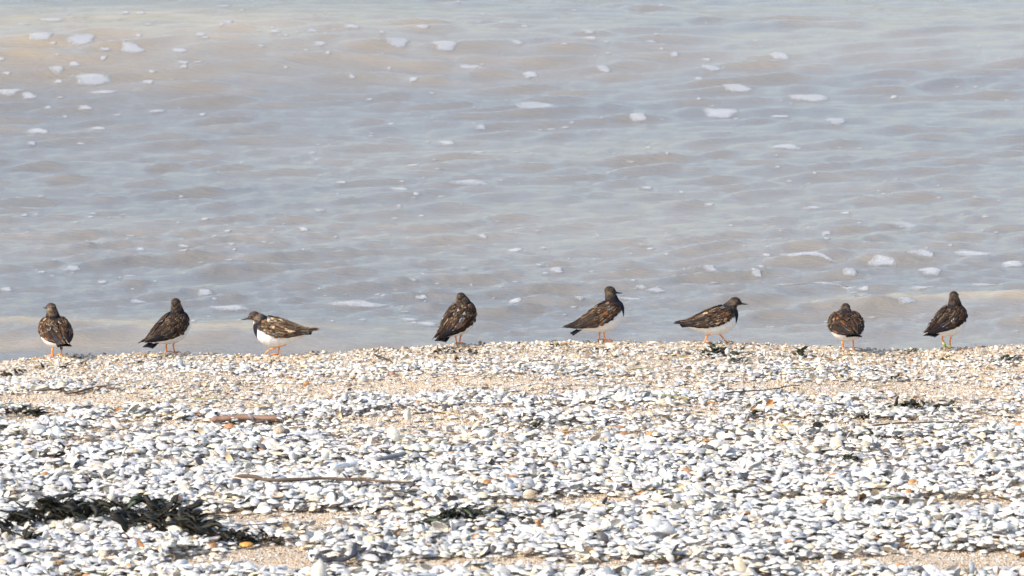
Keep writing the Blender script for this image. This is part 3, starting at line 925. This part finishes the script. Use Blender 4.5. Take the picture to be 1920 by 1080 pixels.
    for sd in (1, -1):
        ev, ef = ellipsoid(hc + Rh @ np.array([.0085, sd * .0132, .0025]), (.0027, .0018, .0027), Rh, 8, 10)
        link("eye", mesh_from("eye", ev, ef, mat=M_EYE), root)
    # wings: a curved cover over each side, dressed with overlapping feathers
    for sd in (1, -1):
        us = np.linspace(-.118, .056, 40); vv = np.linspace(0, 1, 16)
        U, T = np.meshgrid(us, vv, indexing='ij')
        lo = np.radians(np.interp(U, [-.118, -.09, -.06, -.02, .02, .040, .052, .056], [92, 100, 104, 100, 96, 88, 74, 62]))
        lo = lo * (1 - (1 - cut[0 if sd > 0 else 1]) * sstep(-.11, -.07, U))
        hi = np.radians(np.interp(U, [-.118, -.08, .0, .035, .056], [35, 8, 4, 22, 52]))
        TH = hi + (lo - hi) * T
        edge = 1 - np.abs(T - .5) * 2
        offv = .0018 + .0022 * np.clip(edge * 2.5, 0, 1) + wing_open * .01 * sstep(.0, -.1, U)
        outer = torso_pt(U, TH * sd, offv)
        outer[..., 2] += .004 * sstep(-.07, -.12, U)
        inner = torso_pt(U, TH * sd, offv - .0022)
        inner[..., 2] += .004 * sstep(-.07, -.12, U) - .0006
        Vw = np.concatenate([outer.reshape(-1, 3), inner.reshape(-1, 3)])
        nU, nT = U.shape
        f1 = grid_faces(nU, nT); fw = [tuple(int(i) for i in f) for f in f1] + [tuple(int(i) + nU * nT for i in f[::-1]) for f in f1]
        loop = [i * nT for i in range(nU)] + [(nU - 1) * nT + j for j in range(1, nT)] + [i * nT + nT - 1 for i in range(nU - 2, -1, -1)] + [j for j in range(nT - 2, 0, -1)]
        for a_, b_ in zip(loop, loop[1:] + loop[:1]):
            fw.append((a_, b_, b_ + nU * nT, a_ + nU * nT))
        k = nr.random(len(Vw))[:, None]
        cw = DARK * .9 + (BROWN - DARK) * .3 * k
        wing = link("wing", mesh_from("wing", B(Vw), fw, mat=M_FEATHER, col=cw), root)
        # feathers, tail to shoulder so the front ones lie on top
        FV, FF, FC, o_ = [], [], [], 0
        rows = []
        u = -.100
        while u < .054:
            f = (u + .10) / .154
            rows.append((u, f)); u += .0102 - .0020 * f
        for ri, (u, f) in enumerate(rows):
            lo_ = math.radians(np.interp(u, [-.118, -.09, -.06, -.02, .02, .040, .052, .056], [92, 100, 104, 100, 96, 88, 74, 62]))
            lo_ *= 1 - (1 - cut[0 if sd > 0 else 1]) * float(sstep(-.11, -.07, u))
            hi_ = math.radians(np.interp(u, [-.118, -.08, .0, .035, .056], [35, 8, 4, 22, 52]))
            _, hh_, hw_ = station(u)
            arc = (lo_ - hi_) * (hh_ + hw_) / 2
            fw_ = .0088 + .0010 * math.sin(ri)
            cnt = max(2, int(arc / fw_ * 1.15))
            for j in range(cnt):
                q = (j + .5 + (.5 if ri % 2 else 0)) / (cnt + .5)
                q = min(q, 1)
                th0 = hi_ + (lo_ - hi_) * q + r.gauss(0, .03)
                ln = (.021 - .008 * f) * r.uniform(.85, 1.2)
                if f < .45: ln *= 1.7
                wd = fw_ * r.uniform(.85, 1.15) * (1.0 if f > .4 else .8)
                # leaf shaped flake running tailwards along the surface
                ns = 5
                pts, cl = [], []
                a_r = wd / max((hh_ + hw_) / 2, .008)
                tone = r.random()
                low_rear = (f < .38) and q > .25
                edgec = RUFOUS * r.uniform(.7, 1.4) if tone < (.45 if buff < .8 else .18) else BUFF * r.uniform(.8, 1.5)
                if tone > .97: edgec = WHITE * .6
                strength = buff * (1.0 if not low_rear else .4) * (r.uniform(.1, .7) if r.random() < (.55 if buff < .8 else .15) else r.uniform(1.4, 2.4))
                full = .55 if r.random() < .07 * buff / .4 and not low_rear else 0
                if white_bar and abs(q - .38 - .25 * (1 - f)) < .045 and .2 < f < .6: edgec, strength = WHITE * .85, 1.2
                ctr = (DARK * r.uniform(.25, .85) + BROWN * .22 * buff * r.random()) if not low_rear else BLACK * r.uniform(.8, 1.6)
                for i in range(ns + 1):
                    sI = i / ns
                    uu = u + .006 - ln * sI
                    half = a_r * .62 * math.sin(math.pi * min(1, .22 + sI * .80)) ** .7
                    for e in (-1, -.62, 0, .62, 1):
                        of = .0046 + .0012 * (1 - abs(e)) + .0016 * sI * (1 - .4 * abs(e)) - .0010 * (1 - f)
                        uu2 = uu + .0016 * abs(e) * (1 if sI > .5 else 0)
                        P_ = torso_pt(np.array(max(uu2, -.121)), np.array((th0 + half * e) * sd), of)
                        if uu2 < -.121: P_[0] = uu2
                        P_[2] += .004 * float(sstep(-.07, -.12, uu))
                        pts.append(P_)
                        mixv = min(1, strength * (1 if (abs(e) == 1 or i >= ns) else (.15 if abs(e) else .04) + full))
                        cl.append(ctr * (1 - mixv) + edgec * mixv)
                for i in range(ns):
                    b0 = o_ + i * 5
                    FF += [(b0 + q5, b0 + q5 + 1, b0 + q5 + 6, b0 + q5 + 5) for q5 in range(4)]
                FV += pts; FC += cl; o_ += len(pts)
        fo = link("feathers", mesh_from("feathers", B(np.array(FV)), FF, mat=M_FEATHER, col=np.array(FC) * brown), wing)
        fo["kind"] = "stuff"
    # tail: a short flat fan, white at the base and black at the tip
    tp, tf2, tc, o_ = [], [], [], 0
    for k in range(-3, 4):
        a = k * .06
        for i in range(6):
            s_ = i / 5
            u = -.052 - .056 * s_
            wv = .0065 * (1 - .3 * s_) if i < 5 else .0028
            cx_ = k * .0034 + math.sin(a) * .05 * s_
            zz = -.002 - .003 * s_ - tail_drop * s_ - abs(k) * .0007
            for e in (-1, 1):
                tp.append((u, cx_ + e * wv, zz)); 
            tp.append((u, cx_, zz + .0018)); tp.append((u, cx_, zz - .0016))
            cc = BLACK if s_ > .3 else WHITE
            tc += [cc] * 3 + [WHITE * .9 if s_ < .8 else BLACK]
            if i:
                b0 = o_ + (i - 1) * 4; b1 = b0 + 4
                tf2 += [(b0, b0 + 2, b1 + 2, b1), (b0 + 2, b0 + 1, b1 + 1, b1 + 2), (b0 + 1, b0 + 3, b1 + 3, b1 + 1), (b0 + 3, b0, b1, b1 + 3)]
        b1 = o_ + 20
        tf2.append((b1, b1 + 2, b1 + 1, b1 + 3))
        o_ += 24
    link("tail", mesh_from("tail", B(np.array(tp)), tf2, mat=M_FEATHER, col=np.array(tc)), root)
    # legs
    for k, lg in enumerate(legs):
        side = 1 if k == 0 else -1
        foot = np.array([lg['foot'][0], lg['foot'][1], lg.get('z', 0.0) + .002])
        e1 = lg['e1']
        if lg.get('knee') is not None:
            kn = np.array(lg['knee'])
        else:
            kn = e1 * .62 + foot * .38 + np.array([-.003, 0, .002])
        path = [e1 + (e1 - kn) * .25, e1, kn + (e1 - kn) * .12, kn, kn + (foot - kn) * .12, foot * .7 + kn * .3, foot]
        lv = [tube(path, [.0030, .0028, .0028, .0034, .0027, .0024, .0029], 9)]
        ty = math.radians(lg.get('toe', 0)); td = lg.get('droop', 0.0)
        for aa, ll in ((-32, .021), (0, .024), (32, .020), (172, .008)):
            a = math.radians(aa) + ty
            d = np.array([math.cos(a), math.sin(a), 0])
            if lg.get('curl'):
                d = np.array([math.cos(a) * .75, math.sin(a) * .5, -.55]) if aa != 172 else np.array([-.6, 0, .1])
            q1 = foot + d * ll * .5 + np.array([0, 0, .0012 - td]); q2 = foot + d * ll + np.array([0, 0, -.0006 - td * 2])
            lv.append(tube([foot + np.array([0, 0, .0006]), q1, q2], [.0025, .0019, .0009], 7))
        V_, F_ = join(lv)
        lo2 = link("leg", mesh_from("leg", V_, F_, mat=M_LEG), root)
        if ring and k in ring:
            for (fpos, m_, ln_) in ring[k]:
                c_ = kn + (foot - kn) * fpos if fpos >= 0 else e1 + (kn - e1) * (-fpos)
                dr = (foot - kn) if fpos >= 0 else (kn - e1); dr = dr / np.linalg.norm(dr)
                rv, rf = tube([c_ - dr * ln_, c_ - dr * ln_ * .5, c_, c_ + dr * ln_ * .5, c_ + dr * ln_], [.0044] * 5, 10)
                link("leg_ring", mesh_from("leg_ring", rv, rf, mat=m_), lo2)
    return root

make_bird(107, 668, 110, 13, "leftmost turnstone, brown, seen from behind with head turned left", head=(.050, .008, .068), hyaw=25, hpitch=-5, hip=.074, tail_drop=-.006,
          legs=[dict(foot=(.0, .016)), dict(foot=(.006, -.016), toe=10)], buff=.50, brown=1.25, seed=1, cut=(.86, .95), ring={1: [(-.7, M_RINGD, .004)]})
make_bird(318, 661, 50, 18, "second turnstone from left, dark brown, upright and facing away to the right", head=(.052, -.004, .070), hyaw=25, hpitch=-4, hip=.075,
          legs=[dict(foot=(.0, .014)), dict(foot=(.010, -.012))], buff=.36, seed=2, cut=(1.0, .90), tail_drop=.004)
make_bird(522, 668, 181, 4, "light brown turnstone facing left with white belly and one foot lifted", head=(.081, .004, .042), hyaw=6, hpitch=-14, hip=.077, tail_drop=-.010,
          legs=[dict(foot=(.002, -.004), knee=(-.004, -.010, .030)), dict(foot=(.026, .014), z=.020, knee=(-.024, .012, .037), curl=True)], buff=.95, brown=1.2, deep=1.13, seed=3, ring={1: [(-.6, M_RINGD, .004)]})
make_bird(858, 645, 55, 25, "dark upright turnstone at centre left seen from behind with ruffled feathers", head=(.050, .0, .058), hyaw=20, hpitch=-10, hip=.075,
          legs=[dict(foot=(.0, .004)), dict(foot=(.004, -.004))], buff=.42, seed=4, white_bar=1, fluff=1.12, fat=.98)
make_bird(1127, 637, 12, 19, "tallest turnstone, in profile facing right with head held high", head=(.056, .0, .070), hyaw=-8, hpitch=-9, hip=.074,
          legs=[dict(foot=(-.004, .008)), dict(foot=(.014, -.006), toe=0)], buff=.50, seed=5, tail_drop=.007)
make_bird(1338, 641, 6, 9, "turnstone striding right with head low and legs apart", head=(.078, -.002, .048), hyaw=-6, hpitch=-10, hip=.072, tail_drop=-.009,
          legs=[dict(foot=(.042, .006), knee=(.024, .010, .024)), dict(foot=(-.030, -.012), z=.004, knee=(-.024, -.012, .026))], buff=.46, seed=6)
make_bird(1589, 650, 97, 7, "plump turnstone seen from directly behind with its head tucked low", head=(.066, -.004, .044), hyaw=0, hpitch=-12, hip=.071,
          legs=[dict(foot=(.004, .010), knee=(-.004, .018, .020), toe=-20), dict(foot=(-.002, -.020))], buff=.38, seed=7, cut=(.68, 1.0), dyy=-.02, fat=1.10, fluff=1.08, tail_drop=-.007)
make_bird(1776, 654, 50, 15, "rightmost turnstone, dark, facing away right with a ringed leg and white wing bar", head=(.050, -.002, .070), hyaw=22, hpitch=-2, hip=.085, tail_drop=-.004,
          legs=[dict(foot=(.0, .006), knee=(-.012, .012, .034)), dict(foot=(.006, -.006))], buff=.28, seed=8, cut=(.90, .84), white_bar=1, ring={0: [(.75, M_RINGG, .005), (.50, M_RINGY, .003)], 1: [(.75, M_RINGY, .004)]})

# ------------------------------------------------------------------ foam
FOAM = [(41,47,32,10),(97,38,55,8),(130,44,18,8),(153,43,32,17),(79,72,48,10),(154,74,60,22),(248,92,50,17),(260,67,16,6),(337,95,28,10),(278,46,20,5),(376,65,20,8),(384,71,18,6),(198,93,20,7),(195,105,14,5),
 (193,111,11,4),(107,128,35,5),(140,121,24,10),(3,111,14,8),(13,137,16,5),(345,117,22,8),(371,116,18,7),(345,125,18,4),(172,150,66,20),(278,152,27,8),(110,153,15,5),(20,169,50,16),(55,181,30,6),(113,183,16,4),
 (195,174,62,6),(90,202,16,3),(160,202,26,4),(293,208,38,6),(220,216,18,5),(122,219,12,3),(380,215,14,3),(72,246,42,6),(183,241,30,4),(60,269,22,5),(152,270,20,5),(341,2,20,8),(421,14,35,9),(427,42,26,5),
 (467,46,18,5),(510,52,10,4),(515,59,22,8),(587,58,24,9),(601,82,26,7),(540,41,12,4),(536,66,12,4),(574,94,12,3),(615,99,14,4),(235,26,18,5),(265,26,18,6),(70,27,16,5),(660,50,30,5),(747,76,54,14),(835,83,55,11),
 (716,60,16,6),(885,127,45,10),(1133,130,30,13),(1104,60,22,5),(1108,71,26,5),(996,140,32,10),(970,80,28,6),(1220,79,30,6),(1240,92,10,5),(1265,103,20,6),(1334,127,40,14),(1325,112,20,6),(1462,103,40,10),
 (1517,180,76,16),(1012,202,80,16),(1352,211,76,18),(1380,166,60,8),(1198,222,36,12),(1462,219,36,9),(1568,228,46,16),(902,240,28,6),(838,268,32,7),(775,149,20,5),(985,50,20,5),(660,145,14,4),(693,187,14,4),
 (810,175,12,4),(730,128,12,4),(1310,148,20,4),(870,340,110,9),(750,355,40,6),(775,310,26,5),(640,342,26,5),(1475,275,60,8),(1212,352,25,6),(1140,325,12,4),(1525,390,40,12),(1585,400,20,5),(1410,408,22,6),
 (1370,423,14,4),(1700,423,90,9),(1330,384,22,6),(1480,340,14,4),(1550,438,26,6),(1655,492,65,9),(1730,477,50,7),(1820,477,70,9),(1900,496,50,10),(1745,508,50,13),(1845,535,55,16),(1332,505,32,12),
 (1595,508,34,6),(1427,500,18,4),(1420,517,22,6),(1730,540,50,8),(1620,543,22,5),(1700,563,36,7),(1675,555,26,6),(1230,545,46,9),(1180,560,50,6),(965,565,30,14),(790,560,28,5),
 (680,572,130,7),(430,577,90,7),(260,567,40,7),(385,550,35,7),(770,600,40,6),(800,608,50,5),(136,505,40,10),(192,530,22,5),(243,518,25,7),(264,468,20,7),(345,462,22,5),(430,488,20,4),(12,542,30,6),(345,478,20,4),
 (45,405,20,4),(740,410,18,5),(570,430,20,5),(965,470,28,5),(1020,465,18,4),(1045,508,30,6),(905,443,20,4),(790,405,16,4)]
def sea_at(px, py):
    z = SEA_Z
    for _ in range(10):
        p = at(px, py, z); z = .5 * z + .5 * float(sea_z(np.array([p[0]]), np.array([p[1]]))[0])
    p = at(px, py, z)
    return p

def foam_geo(cx, cy, rx, ry, seed, nc=16, thick=.002, curve=None):
    r = np.random.default_rng(seed); ph = r.random(5) * 6.28
    rings = [0, .4, .7, .9, 1.0]
    V, C = [], []
    for q in rings:
        for j in range(nc):
            a = 2 * math.pi * j / nc
            k = 1 + .14 * math.sin(2 * a + ph[0]) + .12 * math.sin(3 * a + ph[1]) + .08 * math.sin(5 * a + ph[2])
            x = cx + math.cos(a) * rx * q * k; y = cy + math.sin(a) * ry * q * k
            if curve: y += curve * (1 - ((x - cx) / rx) ** 2) + .25 * curve * math.sin((x - cx) / rx * 4)
            V.append((x, y, thick * (1 - q ** 3) + (-.002 if q == 1 else .0015))); C.append((1 - q ** 2 * .75) * .62 if q < 1 else 0)
    V = np.array(V)
    V[:, 2] += sea_z(V[:, 0], V[:, 1])
    return V, grid_faces(len(rings), nc, True), np.repeat(np.array(C)[:, None], 3, 1)

def foam_label(px, py, w_, h_):
    kind = "large" if w_ > 50 else ("small" if w_ < 18 else "medium")
    shape = "streak" if w_ / h_ > 5 else ("rounded patch" if w_ / h_ < 3 else "oval patch")
    shape = shape.replace(" patch", "")
    birds = [(97, "first"), (338, "second"), (470, "third"), (875, "fourth"), (1150, "fifth"), (1370, "sixth"), (1588, "seventh"), (1788, "eighth")]
    nb = min(birds, key=lambda b_: abs(b_[0] - px))
    where = "just behind" if py > 530 else ("beyond" if py > 430 else ("mid water above" if py > 240 else ("below far wave crest above" if py > 95 else "on far wave crest above")))
    return f"{kind} {shape} of white foam {where} {nb[1]} bird, {'left' if px < nb[0] else 'right'} side"
foam_items = []
for k, (a, b2, w_, h_) in enumerate(FOAM):
    p = sea_at(a, b2)
    sc = p[1] / FPX / CP
    rx = w_ / 2 * sc
    ry = min(h_ / 2 * p[1] * sc / (CAM_H - p[2]) * .85, rx * (1.5 if b2 < 240 else 1.1))
    V, F, C = foam_geo(p[0], p[1], rx, ry, k)
    strong = 1.2 if b2 < 240 and h_ > 7 else 1.0
    if b2 < 240: rx, ry = rx * 1.12, ry * 1.15
    c0 = np.array([p[0], p[1], p[2]])
    o = link("foam_patch", mesh_from("foam_patch", V - c0, F, mat=M_FOAM, col=C * strong * .9), loc=c0)
    tag(o, None, "sea foam", "foam patches floating on the sea")
    foam_items.append((o, foam_label(a, b2, w_, h_), a))
single_out(foam_items)
for (a, b2, w_, cv, lab) in [(1525, 543, 150, .10, "long arched white foam line breaking just behind the seventh bird"), (1520, 482, 110, .03, "wavy foam streak beyond the seventh bird on its left")]:
    p = sea_at(a, b2); sc = p[1] / FPX
    V, F, C = foam_geo(p[0], p[1], w_ / 2 * sc, .022, 900 + a, nc=30, curve=cv)
    c0 = np.array([p[0], p[1], p[2]])
    o = link("foam_line", mesh_from("foam_line", V - c0, F, mat=M_FOAM, col=C), loc=c0)
    tag(o, lab, "sea foam", "foam patches floating on the sea")
# small flecks of froth
VV, FF_, CC_, off = [], [], [], 0
fr_ = np.random.default_rng(99)
for k in range(850):
    a, b2 = fr_.uniform(-150, 2070), fr_.uniform(-30, 628)
    if vnoise(a / 170., b2 / 60., 3) < .38: continue
    p = at(a, b2, SEA_Z); sc = p[1] / FPX
    rx = abs(fr_.normal(0, 3.2)) * sc + 2.0 * sc
    V, F, C = foam_geo(p[0], p[1], rx * 1.25, rx * fr_.uniform(.7, 1.4), k + 2000, nc=8, thick=.003)
    VV.append(V); FF_.append(F + off); CC_.append(C * fr_.uniform(.6, 1.0)); off += len(V)
o = link("froth_flecks", mesh_from("froth_flecks", np.concatenate(VV), np.concatenate(FF_), mat=M_FOAM, col=np.concatenate(CC_)))
tag(o, "tiny white froth flecks scattered over the water", kind="stuff")
print("SHELLS")
